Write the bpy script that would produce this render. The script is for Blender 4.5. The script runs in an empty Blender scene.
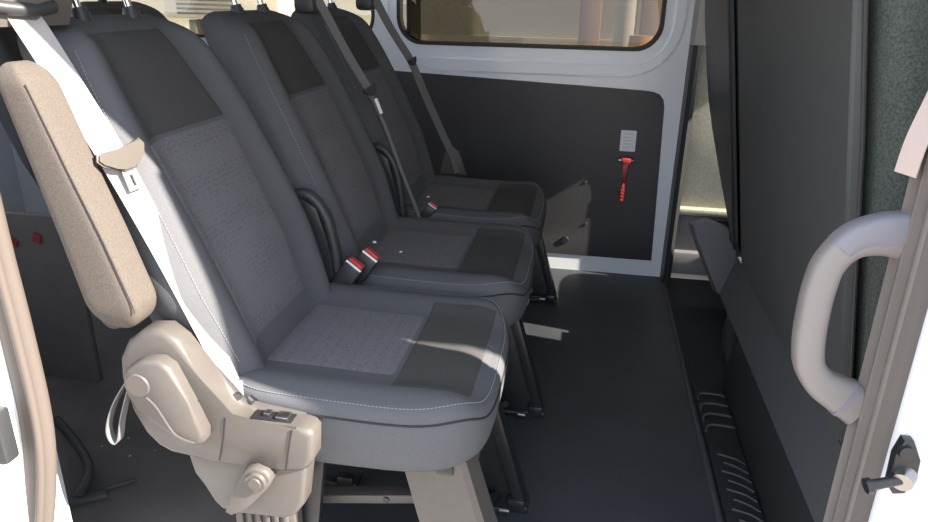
import bpy, bmesh, math, random
from math import sin, cos, pi, radians, sqrt, copysign
from mathutils import Vector, Matrix
random.seed(4)
SC = bpy.context.scene
COL = SC.collection

# ------------------------------------------------------------------ materials
def mat(name, col, rough=.6, spec=.35, metal=0., bump=0., bscale=400., noise=0., nscale=30., coat=0., kind='noise', sheen=0.):
    m = bpy.data.materials.new(name); m.use_nodes = True
    nt = m.node_tree; b = nt.nodes['Principled BSDF']
    b.inputs['Base Color'].default_value = (*col, 1)
    b.inputs['Roughness'].default_value = rough
    b.inputs['Specular IOR Level'].default_value = spec
    b.inputs['Metallic'].default_value = metal
    b.inputs['Coat Weight'].default_value = coat
    b.inputs['Sheen Weight'].default_value = sheen
    tc = nt.nodes.new('ShaderNodeTexCoord')
    def tex(scale, kind='noise'):
        if kind == 'noise':
            n = nt.nodes.new('ShaderNodeTexNoise'); n.inputs['Scale'].default_value = scale
            n.inputs['Detail'].default_value = 4; o = n.outputs['Fac']
        else:
            n = nt.nodes.new('ShaderNodeTexVoronoi'); n.inputs['Scale'].default_value = scale; o = n.outputs['Distance']
        nt.links.new(tc.outputs['Object'], n.inputs['Vector']); return o
    if bump:
        bp = nt.nodes.new('ShaderNodeBump'); bp.inputs['Strength'].default_value = bump
        bp.inputs['Distance'].default_value = .002
        nt.links.new(tex(bscale, kind), bp.inputs['Height']); nt.links.new(bp.outputs['Normal'], b.inputs['Normal'])
    if noise:
        r = nt.nodes.new('ShaderNodeMapRange')
        r.inputs['To Min'].default_value = 1 - noise; r.inputs['To Max'].default_value = 1 + noise
        r.inputs['From Min'].default_value = .3; r.inputs['From Max'].default_value = .7
        v = nt.nodes.new('ShaderNodeVectorMath'); v.operation = 'SCALE'
        v.inputs[0].default_value = col
        nt.links.new(tex(nscale, kind if kind == 'voronoi' and False else 'noise'), r.inputs['Value'])
        nt.links.new(r.outputs['Result'], v.inputs['Scale']); nt.links.new(v.outputs['Vector'], b.inputs['Base Color'])
    return m

def weave(name, c1, c2, scale=115.):
    """dark seat cloth woven in small staggered arrow shapes"""
    m = bpy.data.materials.new(name); m.use_nodes = True; nt = m.node_tree; N = nt.nodes.new; L = nt.links.new
    b = nt.nodes['Principled BSDF']; b.inputs['Roughness'].default_value = .9; b.inputs['Specular IOR Level'].default_value = .15
    tc = N('ShaderNodeTexCoord'); mp = N('ShaderNodeMapping'); mp.inputs['Rotation'].default_value = (0, radians(20), 0)
    L(tc.outputs['Object'], mp.inputs['Vector'])
    br = N('ShaderNodeTexVoronoi'); br.inputs['Scale'].default_value = scale; br.feature = 'F1'; br.distance = 'MANHATTAN'
    br.inputs['Randomness'].default_value = .45
    L(mp.outputs['Vector'], br.inputs['Vector'])
    n = N('ShaderNodeTexNoise'); n.inputs['Scale'].default_value = 700; L(tc.outputs['Object'], n.inputs['Vector'])
    a = N('ShaderNodeMath'); a.operation = 'MULTIPLY_ADD'; a.inputs[1].default_value = .5; L(n.outputs['Fac'], a.inputs[0]); L(br.outputs['Distance'], a.inputs[2])
    cr = N('ShaderNodeValToRGB'); cr.color_ramp.elements[0].position = .2; cr.color_ramp.elements[1].position = .95
    cr.color_ramp.elements[0].color = (*c1, 1); cr.color_ramp.elements[1].color = (*c2, 1)
    L(a.outputs[0], cr.inputs['Fac']); L(cr.outputs['Color'], b.inputs['Base Color'])
    bp = N('ShaderNodeBump'); bp.inputs['Strength'].default_value = .35; bp.inputs['Distance'].default_value = .002
    L(a.outputs[0], bp.inputs['Height']); L(bp.outputs['Normal'], b.inputs['Normal'])
    return m

def glass(name, tint, refl=.05):
    m = bpy.data.materials.new(name); m.use_nodes = True; nt = m.node_tree; nt.nodes.clear()
    o = nt.nodes.new('ShaderNodeOutputMaterial'); t = nt.nodes.new('ShaderNodeBsdfTransparent'); t.inputs[0].default_value = (*tint, 1)
    g = nt.nodes.new('ShaderNodeBsdfGlossy'); g.inputs['Roughness'].default_value = .02
    mx = nt.nodes.new('ShaderNodeMixShader'); mx.inputs[0].default_value = refl
    nt.links.new(t.outputs[0], mx.inputs[1]); nt.links.new(g.outputs[0], mx.inputs[2]); nt.links.new(mx.outputs[0], o.inputs[0])
    return m

M = dict(
 cloth=mat('seat_cloth', (.088, .090, .099), .92, .12, bump=.25, bscale=900, noise=.10, nscale=500, sheen=.0),
 cloth_dark=mat('seat_cloth_dark', (.058, .058, .059), .92, .12, bump=.25, bscale=900, noise=.10, nscale=500),
 insert=weave('seat_insert_cloth', (.078, .077, .088), (.128, .126, .140)),
 front_cloth=mat('front_seat_cloth', (.072, .085, .080), .92, .12, bump=.5, bscale=450, noise=.35, nscale=260),
 arm=mat('armrest_cloth', (.086, .074, .066), .9, .12, bump=.35, bscale=700, noise=.15, nscale=380),
 stitch=mat('stitch_thread', (.20, .21, .23), .8),
 seam=mat('seam_thread', (.018, .018, .022), .8),
 trim=mat('grey_plastic', (.078, .070, .065), .45, .4, bump=.18, bscale=600, noise=.04, nscale=60),
 tan=mat('tongue_plastic', (.050, .041, .035), .45, .3),
 trim_dark=mat('black_plastic', (.030, .031, .034), .42, .4, bump=.12, bscale=600),
 shell=mat('front_seat_shell', (.070, .075, .077), .6, .3, bump=.15, bscale=500, noise=.05, nscale=8),
 slab=mat('front_seat_skirt', (.066, .070, .078), .6, .3, bump=.1, bscale=500),
 pillar=mat('pillar_plastic', (.14, .127, .12), .5, .35, bump=.15, bscale=500),
 handle=mat('handle_plastic', (.19, .176, .176), .42, .4, bump=.08, bscale=500),
 handle_cap=mat('handle_cap_plastic', (.165, .165, .195), .42, .4, bump=.08, bscale=500),
 rubber=mat('seal_rubber', (.092, .076, .068), .65, .3, bump=.1, bscale=200),
 gasket=mat('window_rubber', (.012, .012, .014), .5, .4),
 metal_black=mat('black_painted_steel', (.016, .017, .020), .35, .5, noise=.15, nscale=60),
 metal=mat('bolt_steel', (.35, .35, .36), .3, .5, metal=1.),
 chrome=mat('headrest_chrome', (.75, .75, .76), .15, .5, metal=1.),
 floor=mat('rubber_floor', (.040, .045, .053), .48, .35, bump=.12, bscale=300, noise=.14, nscale=7),
 cabfloor=mat('cab_mat', (.022, .025, .030), .6, .3, bump=.2, bscale=250),
 nosing=mat('floor_edge_strip', (.05, .054, .062), .5, .35),
 panel=mat('side_panel_board', (.043, .042, .046), .42, .35, bump=.05, bscale=300, noise=.08, nscale=5),
 liner=mat('rear_liner_hazed', (.15, .142, .142), .7, .25, bump=.1, bscale=200, noise=.1, nscale=9),  # lightened: glare haze over the dark rear put into the colour
 white=mat('white_body_paint', (.70, .735, .80), .28, .5, coat=.4, noise=.01, nscale=3),
 headliner=mat('headliner', (.45, .45, .45), .9, .1),
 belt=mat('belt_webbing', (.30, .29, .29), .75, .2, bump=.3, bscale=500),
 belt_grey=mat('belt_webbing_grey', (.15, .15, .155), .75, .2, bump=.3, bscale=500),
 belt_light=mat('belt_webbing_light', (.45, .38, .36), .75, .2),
 red=mat('red_plastic', (.38, .035, .035), .35, .4),
 red_dim=mat('red_tape', (.30, .05, .05), .6, .3),
 card=mat('white_card', (.72, .73, .78), .5, .3),
 print=mat('card_print', (.45, .46, .52), .6, .2),
 tagw=mat('white_tag', (.75, .75, .75), .6, .3),
 doortrim=mat('door_trim', (.42, .405, .34), .65, .3, bump=.6, bscale=160, noise=.12, nscale=90),
 doorlow=mat('door_trim_lower', (.19, .185, .20), .6, .3, bump=.1, bscale=200),
 pillar_light=mat('pillar_trim_light', (.42, .41, .40), .7, .2),
 rear_haze=mat('rear_floor_haze', (.12, .112, .112), .7, .25, bump=.15, bscale=200, noise=.12, nscale=8),  # paler than the rubber floor, glare haze put into the colour
 asphalt=mat('asphalt', (.33, .295, .26), .95, .1, bump=.2, bscale=60, noise=.15, nscale=12),
 render=mat('wall_render', (.52, .50, .42), .95, .1, noise=.03, nscale=1),
 plinth=mat('plinth_render', (.66, .62, .50), .95, .1, noise=.03, nscale=1),
 post=mat('pink_post', (.60, .42, .35), .8, .2),
 pipe=mat('white_pipe', (.85, .82, .76), .4, .4),
 acw=mat('aircon_casing', (.80, .76, .66), .5, .3),
 acg=mat('aircon_grille', (.17, .165, .15), .6, .3),
 orange=mat('orange_plastic', (.75, .36, .08), .5, .3),
 tint=glass('tinted_glass', (.30, .285, .25)),
 rear_glass=glass('rear_glass', (.62, .61, .57)),
 clear=glass('clear_glass', (.86, .86, .84)),
)

# ------------------------------------------------------------------ helpers
def obj(name, bm, m, parent=None, smooth=True, angle=40):
    bmesh.ops.recalc_face_normals(bm, faces=bm.faces)
    me = bpy.data.meshes.new(name); bm.to_mesh(me); bm.free()
    if smooth:
        for p in me.polygons: p.use_smooth = True
        try: me.set_sharp_from_angle(angle=radians(angle))
        except Exception: pass
    o = bpy.data.objects.new(name, me); COL.objects.link(o)
    me.materials.append(M[m] if isinstance(m, str) else m)
    if parent:
        o.parent = parent
        p = parent; off = Vector(p.location)
        while p.parent: p = p.parent; off += Vector(p.location)
        me.transform(Matrix.Translation(-off))
    return o
def thing(name, label, cat, loc=(0, 0, 0), group=None):
    o = bpy.data.objects.new(name, None); COL.objects.link(o); o.location = loc
    o.empty_display_size = .05
    o['label'] = label; o['category'] = cat
    if group: o['group'] = group
    return o
def tag(o, label, cat, group=None):
    o['label'] = label; o['category'] = cat
    if group: o['group'] = group
    return o
def struct(name, bm, m, parent=None, **k):
    o = obj(name, bm, m, parent, **k)
    if not parent: o['kind'] = 'structure'
    return o
def dup(root, dx, label=None, group=None):
    r = root.copy(); COL.objects.link(r); r.location = Vector(root.location) + Vector(dx)
    if label: r['label'] = label
    if group: r['group'] = group
    def rec(src, dst):
        for ch in list(src.children):
            c = ch.copy(); COL.objects.link(c); c.parent = dst
            rec(ch, c)
    rec(root, r); return r

def box(bm, c, s, bev=0., rot=None, seg=2):
    r = bmesh.ops.create_cube(bm, size=1.)
    vs = r['verts']
    mt = Matrix.Translation(c) @ (rot.to_4x4() if rot else Matrix()) @ Matrix.Diagonal((*s, 1))
    bmesh.ops.transform(bm, matrix=mt, verts=vs)
    if bev:
        es = list({e for v in vs for e in v.link_edges})
        bmesh.ops.bevel(bm, geom=es, offset=bev, segments=seg, affect='EDGES', profile=.5)
def B(c, s, bev=0., rot=None):
    bm = bmesh.new(); box(bm, c, s, bev, rot); return bm
def smoothpath(pts, n=6, closed=False):
    P = [Vector(p) for p in pts]; out = []; L = len(P)
    for i in range(L if closed else L - 1):
        p0 = P[(i - 1) % L] if closed else P[max(i - 1, 0)]; p1 = P[i]; p2 = P[(i + 1) % L]
        p3 = P[(i + 2) % L] if closed else P[min(i + 2, L - 1)]
        for k in range(n):
            t = k / n
            out.append(.5 * ((2 * p1) + (-p0 + p2) * t + (2 * p0 - 5 * p1 + 4 * p2 - p3) * t * t + (-p0 + 3 * p1 - 3 * p2 + p3) * t ** 3))
    if not closed: out.append(P[-1].copy())
    return out
def tube(bm, pts, r, seg=12, ry=None, up=(0, 0, 1), cap=True, pw=2.):
    """sweep an ellipse (or rounded box, pw>2) along pts; r may be a list"""
    P = [Vector(p) for p in pts]; rings = []
    n0 = None
    for i, p in enumerate(P):
        t = (P[min(i + 1, len(P) - 1)] - P[max(i - 1, 0)]).normalized()
        u = Vector(up) if n0 is None else n0
        u = (u - t * u.dot(t)).normalized(); n0 = u; w = t.cross(u)
        rr = r[i] if isinstance(r, (list, tuple)) else r; r2 = (ry if ry else rr)
        if isinstance(r2, (list, tuple)): r2 = r2[i]
        ring = []
        for k in range(seg):
            a = 2 * pi * (k + .5) / seg; c, s = cos(a), sin(a)
            ring.append(bm.verts.new(p + u * rr * copysign(abs(c) ** (2 / pw), c) + w * r2 * copysign(abs(s) ** (2 / pw), s)))
        rings.append(ring)
    for a, b in zip(rings, rings[1:]):
        for k in range(seg): bm.faces.new((a[k], a[(k + 1) % seg], b[(k + 1) % seg], b[k]))
    if cap: bm.faces.new(rings[0]); bm.faces.new(rings[-1][::-1])
def T(pts, r, **k):
    bm = bmesh.new(); tube(bm, pts, r, **k); return bm
def cyl(bm, a, b, r, seg=16, r2=None):
    a, b = Vector(a), Vector(b); d = (b - a)
    up = Vector((0, 0, 1)) if abs(d.normalized().z) < .9 else Vector((1, 0, 0))
    tube(bm, [a, b], [r, r if r2 is None else r2], seg=seg, up=up)
def prism(bm, pts, axis, d0, d1, bev=0., seg=3):
    """polygon in the two other axes, extruded between d0 and d1 on axis"""
    def mk(p, d):
        return {'y': Vector((p[0], d, p[1])), 'x': Vector((d, p[0], p[1])), 'z': Vector((p[0], p[1], d))}[axis]
    a = [bm.verts.new(mk(p, d0)) for p in pts]; b = [bm.verts.new(mk(p, d1)) for p in pts]
    f0 = bm.faces.new(a); f1 = bm.faces.new(b[::-1])
    n = len(pts)
    for i in range(n): bm.faces.new((a[i], b[i], b[(i + 1) % n], a[(i + 1) % n]))
    if bev:
        bmesh.ops.bevel(bm, geom=list(f0.edges) + list(f1.edges), offset=bev, segments=seg, affect='EDGES', profile=.5)
def Pm(pts, axis, d0, d1, bev=0., smooth_n=0):
    if smooth_n:
        q = smoothpath([(p[0], p[1], 0) for p in pts], smooth_n, True); pts = [(v.x, v.y) for v in q]
    bm = bmesh.new(); prism(bm, pts, axis, d0, d1, bev); return bm
def loft(rings, cap=True, closed=True):
    bm = bmesh.new(); R = [[bm.verts.new(p) for p in r] for r in rings]
    for a, b in zip(R, R[1:]):
        n = len(a)
        for k in range(n if closed else n - 1): bm.faces.new((a[k], a[(k + 1) % n], b[(k + 1) % n], b[k]))
    if cap:
        for r in (R[0], R[-1]):
            c = bm.verts.new(sum((v.co for v in r), Vector()) / len(r))
            for k in range(len(r)): bm.faces.new((r[k], r[(k + 1) % len(r)], c))
    return bm
def strap(pts, wdir, w, t, n=5):
    P = smoothpath(pts, n); bm = bmesh.new(); prev = None
    for i, p in enumerate(P):
        f = i / (len(P) - 1)
        wd = wdir if not callable(wdir) else wdir(f); wd = Vector(wd)
        tt = (P[min(i + 1, len(P) - 1)] - P[max(i - 1, 0)]).normalized()
        wd = (wd - tt * wd.dot(tt)).normalized(); nn = tt.cross(wd)
        ww = w(f) if callable(w) else w
        r = [bm.verts.new(p + wd * a * ww / 2 + nn * b * t / 2) for a, b in ((-1, -1), (1, -1), (1, 1), (-1, 1))]
        if prev:
            for k in range(4): bm.faces.new((prev[k], prev[(k + 1) % 4], r[(k + 1) % 4], r[k]))
        else: bm.faces.new(r)
        prev = r
    bm.faces.new(prev[::-1]); return bm
def dashes(path, step=.0065, ln=.0042, r=.0006):
    bm = bmesh.new(); P = [Vector(p) for p in path]; acc = 0.
    for a, b in zip(P, P[1:]):
        d = (b - a).length
        if d < 1e-6: continue
        t = (b - a) / d; s = (step - acc) % step
        while s < d:
            c = a + t * s
            q = t.to_track_quat('X', 'Z').to_matrix()
            box(bm, c, (ln, r * 2, r * 2), rot=q); s += step
        acc = (acc + d) % step
    return bm
def rrect(x0, x1, z0, z1, r, n=8):
    if not isinstance(r, (list, tuple)): r = [r] * 4   # order: (x1,z1),(x0,z1),(x0,z0),(x1,z0)
    out = []
    for (cx, cz, a0), rr in zip(((x1, z1, 0), (x0, z1, 90), (x0, z0, 180), (x1, z0, 270)), r):
        sx = -1 if cx == x1 else 1; sz = -1 if cz == z1 else 1
        for k in range(n + 1):
            a = radians(a0 + 90 * k / n); out.append((cx + sx * rr + rr * cos(a), cz + sz * rr + rr * sin(a)))
    return out
def holed(bm, X0, X1, Z0, Z1, inner, y0, y1):
    """rectangular plate in xz with a hole, between y0 and y1"""
    cx = sum(p[0] for p in inner) / len(inner); cz = sum(p[1] for p in inner) / len(inner)
    outer = []
    for p in inner:
        dx, dz = p[0] - cx, p[1] - cz
        ts = []
        if dx > 1e-9: ts.append((X1 - cx) / dx)
        if dx < -1e-9: ts.append((X0 - cx) / dx)
        if dz > 1e-9: ts.append((Z1 - cz) / dz)
        if dz < -1e-9: ts.append((Z0 - cz) / dz)
        t = min(ts); outer.append([cx + dx * t, cz + dz * t])
    for C in ((X0, Z0), (X1, Z0), (X0, Z1), (X1, Z1)):   # snap nearest point to the corner
        i = min(range(len(outer)), key=lambda k: (outer[k][0] - C[0]) ** 2 + (outer[k][1] - C[1]) ** 2); outer[i] = list(C)
    n = len(inner)
    L = [[bm.verts.new((p[0], y, p[1])) for p in q] for q in (outer, inner) for y in (y0, y1)]
    o0, o1, i0, i1 = L
    for k in range(n):
        j = (k + 1) % n
        for q in ((o0[k], o0[j], i0[j], i0[k]), (o1[k], i1[k], i1[j], o1[j]), (i0[k], i0[j], i1[j], i1[k]), (o0[k], o1[k], o1[j], o0[j])):
            try: bm.faces.new(q)
            except ValueError: pass
def ring_frame(outer, inner, y0, y1):
    bm = bmesh.new(); n = len(inner)
    L = [[bm.verts.new((p[0], y, p[1])) for p in q] for q in (outer, inner) for y in (y0, y1)]
    o0, o1, i0, i1 = L
    for k in range(n):
        j = (k + 1) % n
        for q in ((o0[k], o0[j], i0[j], i0[k]), (o1[k], i1[k], i1[j], o1[j]), (i0[k], i0[j], i1[j], i1[k]), (o0[k], o1[k], o1[j], o0[j])): bm.faces.new(q)
    return bm

# ------------------------------------------------------------------ setting: van body
YW = 2.83          # inner face of the far side wall
FX = .37           # front edge of the passenger floor
fl = B((-1.13, 1.87, -.02), (3.0, 1.98, .04)); struct('floor', fl, 'floor')
struct('floor_rear_haze', B((-1.63, 1.87, .001), (2.0, 1.96, .004)), 'rear_haze')  # thin sheet added over the black floor to carry the painted haze
st = B((FX - .004, 1.89, .0005), (.014, 1.86, .009), .003); struct('trim_1', st, 'nosing')
struct('floor_cab', B((1.3, 1.90, -.035), (1.86, 1.92, .05)), 'cabfloor')

wl = bmesh.new()
w1 = rrect(-.765, .255, .905, 1.46, .10); w2 = rrect(-2.45, -.86, .905, 1.46, .10)
holed(wl, -.82, .356, 0, 1.72, w1, YW, YW + .05); holed(wl, -2.63, -.82, 0, 1.72, w2, YW, YW + .05)
struct('wall_left', wl, 'white')
# pressed ridge around the window opening
def grow(p, cx0, cx1, cz0, cz1, r): return rrect(cx0, cx1, cz0, cz1, r)
rg = ring_frame(grow(0, -.815, .340, .800, 1.55, .22), grow(0, -.79, .285, .862, 1.49, .14), YW - .012, YW)
bmesh.ops.bevel(rg, geom=[e for e in rg.edges if all(abs(v.co.y - (YW - .012)) < 1e-5 for v in e.verts) and len(e.link_faces) == 2 and any(abs(f.normal.y) < .5 for f in e.link_faces)], offset=.010, segments=4, affect='EDGES')
struct('trim_2', rg, 'white')
def window(n, r, split=None, mats=('clear', 'tint')):
    (x0, x1, z0, z1) = r
    e = bpy.data.objects.new('window_%d' % n, None); COL.objects.link(e); e['kind'] = 'structure'; e.location = ((x0 + x1) / 2, YW + .02, z0)
    obj('window_gasket', ring_frame(rrect(x0 - .002, x1 + .002, z0 - .002, z1 + .002, .10), rrect(x0 + .011, x1 - .011, z0 + .011, z1 - .011, .09), YW - .004, YW + .046), 'gasket', e)
    if split:
        obj('pane', ring_free(rrect(x0 + .008, split, z0 + .008, z1 - .008, [.003, .08, .08, .003]), YW + .025), M[mats[0]], e, smooth=False)
        obj('pane', ring_free(rrect(split, x1 - .008, z0 + .008, z1 - .008, [.08, .003, .003, .08]), YW + .032), M[mats[1]], e, smooth=False)
        obj('window_divider', B((split, YW + .028, (z0 + z1) / 2), (.009, .02, z1 - z0 - .01)), 'gasket', e)
    else:
        obj('pane', ring_free(rrect(x0 + .008, x1 - .008, z0 + .008, z1 - .008, .09), YW + .03), M[mats[0]], e, smooth=False)
def ring_free(pts, y):
    bm = bmesh.new(); prism(bm, pts, 'y', y, y + .004); return bm
window(1, (-.765, .255, .905, 1.46), -.728, ('rear_glass', 'tint'))
window(2, (-2.45, -.86, .905, 1.46), None, ('rear_glass', 'tint'))

# far pillar between passenger area and cab
struct('trim_4', Pm([(.356, YW - .002), (.362, YW - .062), (.378, YW - .072), (.392, YW - .062), (.398, YW + .06), (.356, YW + .06)], 'z', 0, .935, .003), 'trim_dark')
struct('trim_5', Pm([(.356, YW), (.366, YW - .068), (.40, YW - .07), (.46, YW + .02), (.46, YW + .06), (.356, YW + .06)], 'z', .935, 1.70, .003), 'pillar_light')

# cab door on the far side with moulded trim
cd = bpy.data.objects.new('door_1', None); COL.objects.link(cd); cd['kind'] = 'structure'; cd.location = (.9, 2.9, 0)
c1 = bmesh.new(); box(c1, (.92, 2.91, .61), (1.06, .06, .66), .006); obj('door_trim', c1, 'doortrim', cd)
obj('trim_ledge', B((.92, 2.885, .285), (1.06, .09, .028), .008), 'doortrim', cd)
c2 = bmesh.new(); box(c2, (.92, 2.905, .17), (1.06, .05, .21), .006); box(c2, (.92, 2.89, .06), (1.06, .08, .10), .012); obj('lower_trim', c2, 'doorlow', cd)
c3 = bmesh.new(); box(c3, (.60, 2.868, .228), (.085, .02, .042), .004); o = obj('door_switch', c3, 'trim_dark', cd)
c4 = bmesh.new(); box(c4, (.585, 2.857, .23), (.022, .006, .022), .002); box(c4, (.613, 2.857, .23), (.022, .006, .022), .002); obj('switch_button', c4, 'metal_black', o)
obj('door_outer_skin', B((.92, 2.955, .35), (1.08, .02, 1.18)), 'white', cd)
obj('window_frame', ring_frame(rrect(.40, 1.45, .94, 1.66, .02), rrect(.44, 1.40, .96, 1.56, .06), 2.88, 2.95), 'white', cd)
obj('door_glass', ring_free(rrect(.43, 1.41, .95, 1.57, .06), 2.915), M['clear'], cd, smooth=False)

struct('shade_header_15', B((1.655, 1.88, 1.64), (.05, 1.95, .16), .02), 'headliner')  # unseen header bar, added to lower the sunlit edge on the far wall
# roof, rear end, near side
struct('ceiling', B((-.5, 1.87, 1.73), (4.3, 2.08, .04)), 'headliner')
hb = bmesh.new(); holed(hb, .88, 2.88, 0, 1.72, rrect(1.1, 2.65, .95, 1.5, .1), 0, .05)
bmesh.ops.transform(hb, matrix=Matrix(((0, -1, 0, -2.63), (1, 0, 0, 0), (0, 0, 1, 0), (0, 0, 0, 1))), verts=hb.verts); struct('wall_back', hb, 'white')
# near side body behind the sliding-door opening (outer white skin with inner dark liner)
nb = bmesh.new(); holed(nb, -2.68, -.895, -.35, 1.72, rrect(-2.4, -1.15, .95, 1.46, .1), .80, .83); struct('wall_right', nb, 'white')
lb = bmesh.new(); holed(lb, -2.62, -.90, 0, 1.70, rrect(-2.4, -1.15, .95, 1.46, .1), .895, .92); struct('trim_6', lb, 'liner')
# door jamb returning from skin to the interior
jm = bmesh.new(); prism(jm, [(-.90, .798), (-.87, .835), (-.878, .88), (-.905, .93), (-.94, .93), (-.94, .798)], 'z', -.35, 1.55); struct('trim_7', jm, 'white', smooth=False)
struct('trim_8', B((-.2, .885, 1.575), (1.5, .13, .29), .01), 'white')             # door header
# sill with step, below the floor edge
struct('trim_9', B((-.2, .84, -.14), (1.5, .14, .24), .01), 'white')
# rubber seal round the rear edge of the opening
sp = [(-.86, .855, 1.50), (-.862, .852, 1.1), (-.862, .85, .78), (-.855, .848, .60), (-.852, .846, .46), (-.856, .842, .37), (-.872, .838, .28), (-.893, .836, .20), (-.915, .836, .12), (-.90, .84, .03)]
sl = bmesh.new(); tube(sl, smoothpath([(x + .004, y, z) for x, y, z in sp], 6), .028, ry=.018, seg=16, up=(1, 0, 0))
s2 = [(x + .018, y - .016, z) for x, y, z in sp]; tube(sl, smoothpath(s2, 6), .007, seg=10, up=(1, 0, 0))
struct('trim_10', sl, 'rubber')
# front near pillar (B pillar) trim: plan outline swept up
pl = [(.60, 1.005), (.44, 1.004), (.430, 1.000), (.426, .992), (.433, .982), (.433, .968), (.440, .960), (.4405, .935), (.446, .925), (.448, .905), (.60, .905)]
bm = bmesh.new(); prism(bm, pl, 'z', -.06, 1.56, .001, 2); struct('trim_11', bm, 'pillar', angle=50)
bm = bmesh.new(); tube(bm, [(.4445, .948, -.05), (.4445, .948, 1.55)], .0085, seg=12, up=(1, 0, 0)); tube(bm, [(.4375, .974, -.05), (.4375, .974, 1.55)], .006, seg=10, up=(1, 0, 0)); struct('trim_12', bm, 'pillar')
struct('sun_block_14', B((.56, 1.05, .40), (.08, .09, .78), .01), 'pillar')  # unseen block behind the pillar, added to keep sun off the floor
# white body outside the B pillar; outer bulge added to shade the nearest seat
bm = bmesh.new(); prism(bm, [(.448, .905), (.4475, .893), (.456, .884), (.475, .880), (.53, .868), (.56, .81), (.60, .735), (.66, .735), (.66, .905)], 'z', -.35, 1.70, .0)
struct('trim_13', bm, 'white', angle=60)
# near-side cab door with window
nd = bpy.data.objects.new('door_2', None); COL.objects.link(nd); nd['kind'] = 'structure'; nd.location = (1.1, .9, 0)
obj('door_skin', B((1.08, .80, .25), (.84, .13, 1.2), .01), 'white', nd)
obj('window_frame', ring_frame(rrect(.66, 1.72, .85, 1.71, .02), rrect(.69, 1.68, .87, 1.69, .02), .845, .87), 'white', nd)
obj('door_lining', B((1.08, .93, .42), (.84, .06, .84), .01), 'doorlow', nd)
# cab front: bonnet bulkhead, dashboard, windscreen frame
da = bmesh.new(); prism(da, [(1.50, .20), (1.48, .72), (1.60, .86), (2.15, .92), (2.15, -.06), (1.70, -.06)], 'y', .93, 2.90, .02); tag(obj('dashboard', da, 'trim_dark'), 'black dashboard across the front of the cab', 'dashboard')
ws = thing('windscreen', 'sloping clear windscreen ahead of the dashboard', 'windscreen', (2.1, 1.87, .92))
obj('glass_pane', loft([[(2.12, .95, .93), (2.12, 2.86, .93), (2.125, 2.86, .93), (2.125, .95, .93)], [(1.66, .95, 1.70), (1.66, 2.86, 1.70), (1.665, 2.86, 1.70), (1.665, .95, 1.70)]]), M['clear'], ws, smooth=False)
for yy in (.93, 2.88): obj('screen_pillar', T([(2.12, yy, .92), (1.66, yy, 1.70)], .03, up=(0, 1, 0)), 'white', ws)

# moulded side panel board with its screws
pp = [( .313, .070), (.247, .690), (.236, .738), (.205, .758), (.165, .762), (-1.2, .820), (-1.2, .069)]
pp = [(.3135, .070)] + [(.3135 - .003 * k, .07 + .09 * k) for k in range(1, 7)] + [(.292, .70), (.286, .728), (.270, .748), (.245, .757), (.21, .7605), (-1.2, .815), (-1.2, .068)]
pan = thing('side_panel', 'black board panel with rounded corner on white far side wall', 'panel', (-.4, YW, .07))
obj('board', Pm(pp, 'y', YW - .006, YW - .0005, .002), 'panel', pan)
for (x, z) in [(-.48, .763), (-.232, .749), (.021, .738), (.262, .720), (.019, .389), (.284, .531), (.289, .278), (.033, .212), (-.157, .344)]:
    bm = bmesh.new(); r = .0065; cyl(bm, (x, YW - .006, z), (x, YW - .0085, z), r); cyl(bm, (x, YW - .0085, z), (x, YW - .011, z), r * .55)
    obj('screw', bm, 'nosing', pan)
bm = bmesh.new(); cyl(bm, (-.048, YW - .006, .135), (-.048, YW - .013, .135), .016, seg=20, r2=.013); obj('tie_down_stud', bm, 'metal_black', pan)

# instruction card and emergency hammer on the panel
cd1 = thing('instruction_card', 'small white printed card stuck above the red hammer', 'card', (.168, YW - .007, .563))
obj('card_sheet', Pm(rrect(.139, .199, .523, .606, .003, 3), 'y', YW - .0075, YW - .0062), 'card', cd1)
bm = bmesh.new()
for i, (a, b) in enumerate([(.150, .186), (.150, .178), (.152, .188), (.150, .183), (.151, .175)]): box(bm, ((a + b) / 2, YW - .0078, .592 - i * .013), (b - a, .0006, .0022))
obj('printed_lines', bm, 'print', cd1, smooth=False)
hm = thing('emergency_hammer', 'red emergency window hammer with pale steel tips on black side panel', 'hammer', (.168, YW - .01, .41))
obj('hammer_head', Pm([(.150, .500), (.186, .500), (.188, .487), (.180, .478), (.156, .478), (.148, .487)], 'y', YW - .035, YW - .010, .004), 'red', hm)
for s in (-1, 1):
    bm = bmesh.new(); cyl(bm, (.168 + s * .018, YW - .022, .490), (.168 + s * .030, YW - .022, .490), .007, r2=.006); cyl(bm, (.168 + s * .030, YW - .022, .490), (.168 + s * .038, YW - .022, .490), .006, r2=.001)
    tp = obj('steel_tip', bm, 'metal', hm); tp['label'] = 'pale steel tip'
obj('hammer_neck', Pm([(.153, .482), (.183, .482), (.176, .455), (.1735, .40), (.1625, .40), (.160, .455)], 'y', YW - .028, YW - .012, .003), 'red', hm)
bm = bmesh.new(); prism(bm, [(.1625, .40), (.1745, .40), (.177, .37), (.176, .325), (.172, .319), (.158, .319), (.154, .325), (.157, .37)], 'y', YW - .030, YW - .010, .003)
gp = obj('hammer_grip', bm, 'red', hm)
bm = bmesh.new()
for k in range(5): box(bm, (.166, YW - .0315, .383 - .0135 * k), (.012, .003, .004), .001)
obj('grip_rib', bm, 'red_dim', gp)
bm = bmesh.new(); cyl(bm, (.160, YW - .03, .47), (.1655, YW - .028, .40), .0012, seg=6); cyl(bm, (.176, YW - .03, .47), (.1705, YW - .028, .40), .0012, seg=6); obj('neck_edge', bm, 'metal', hm)

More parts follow.
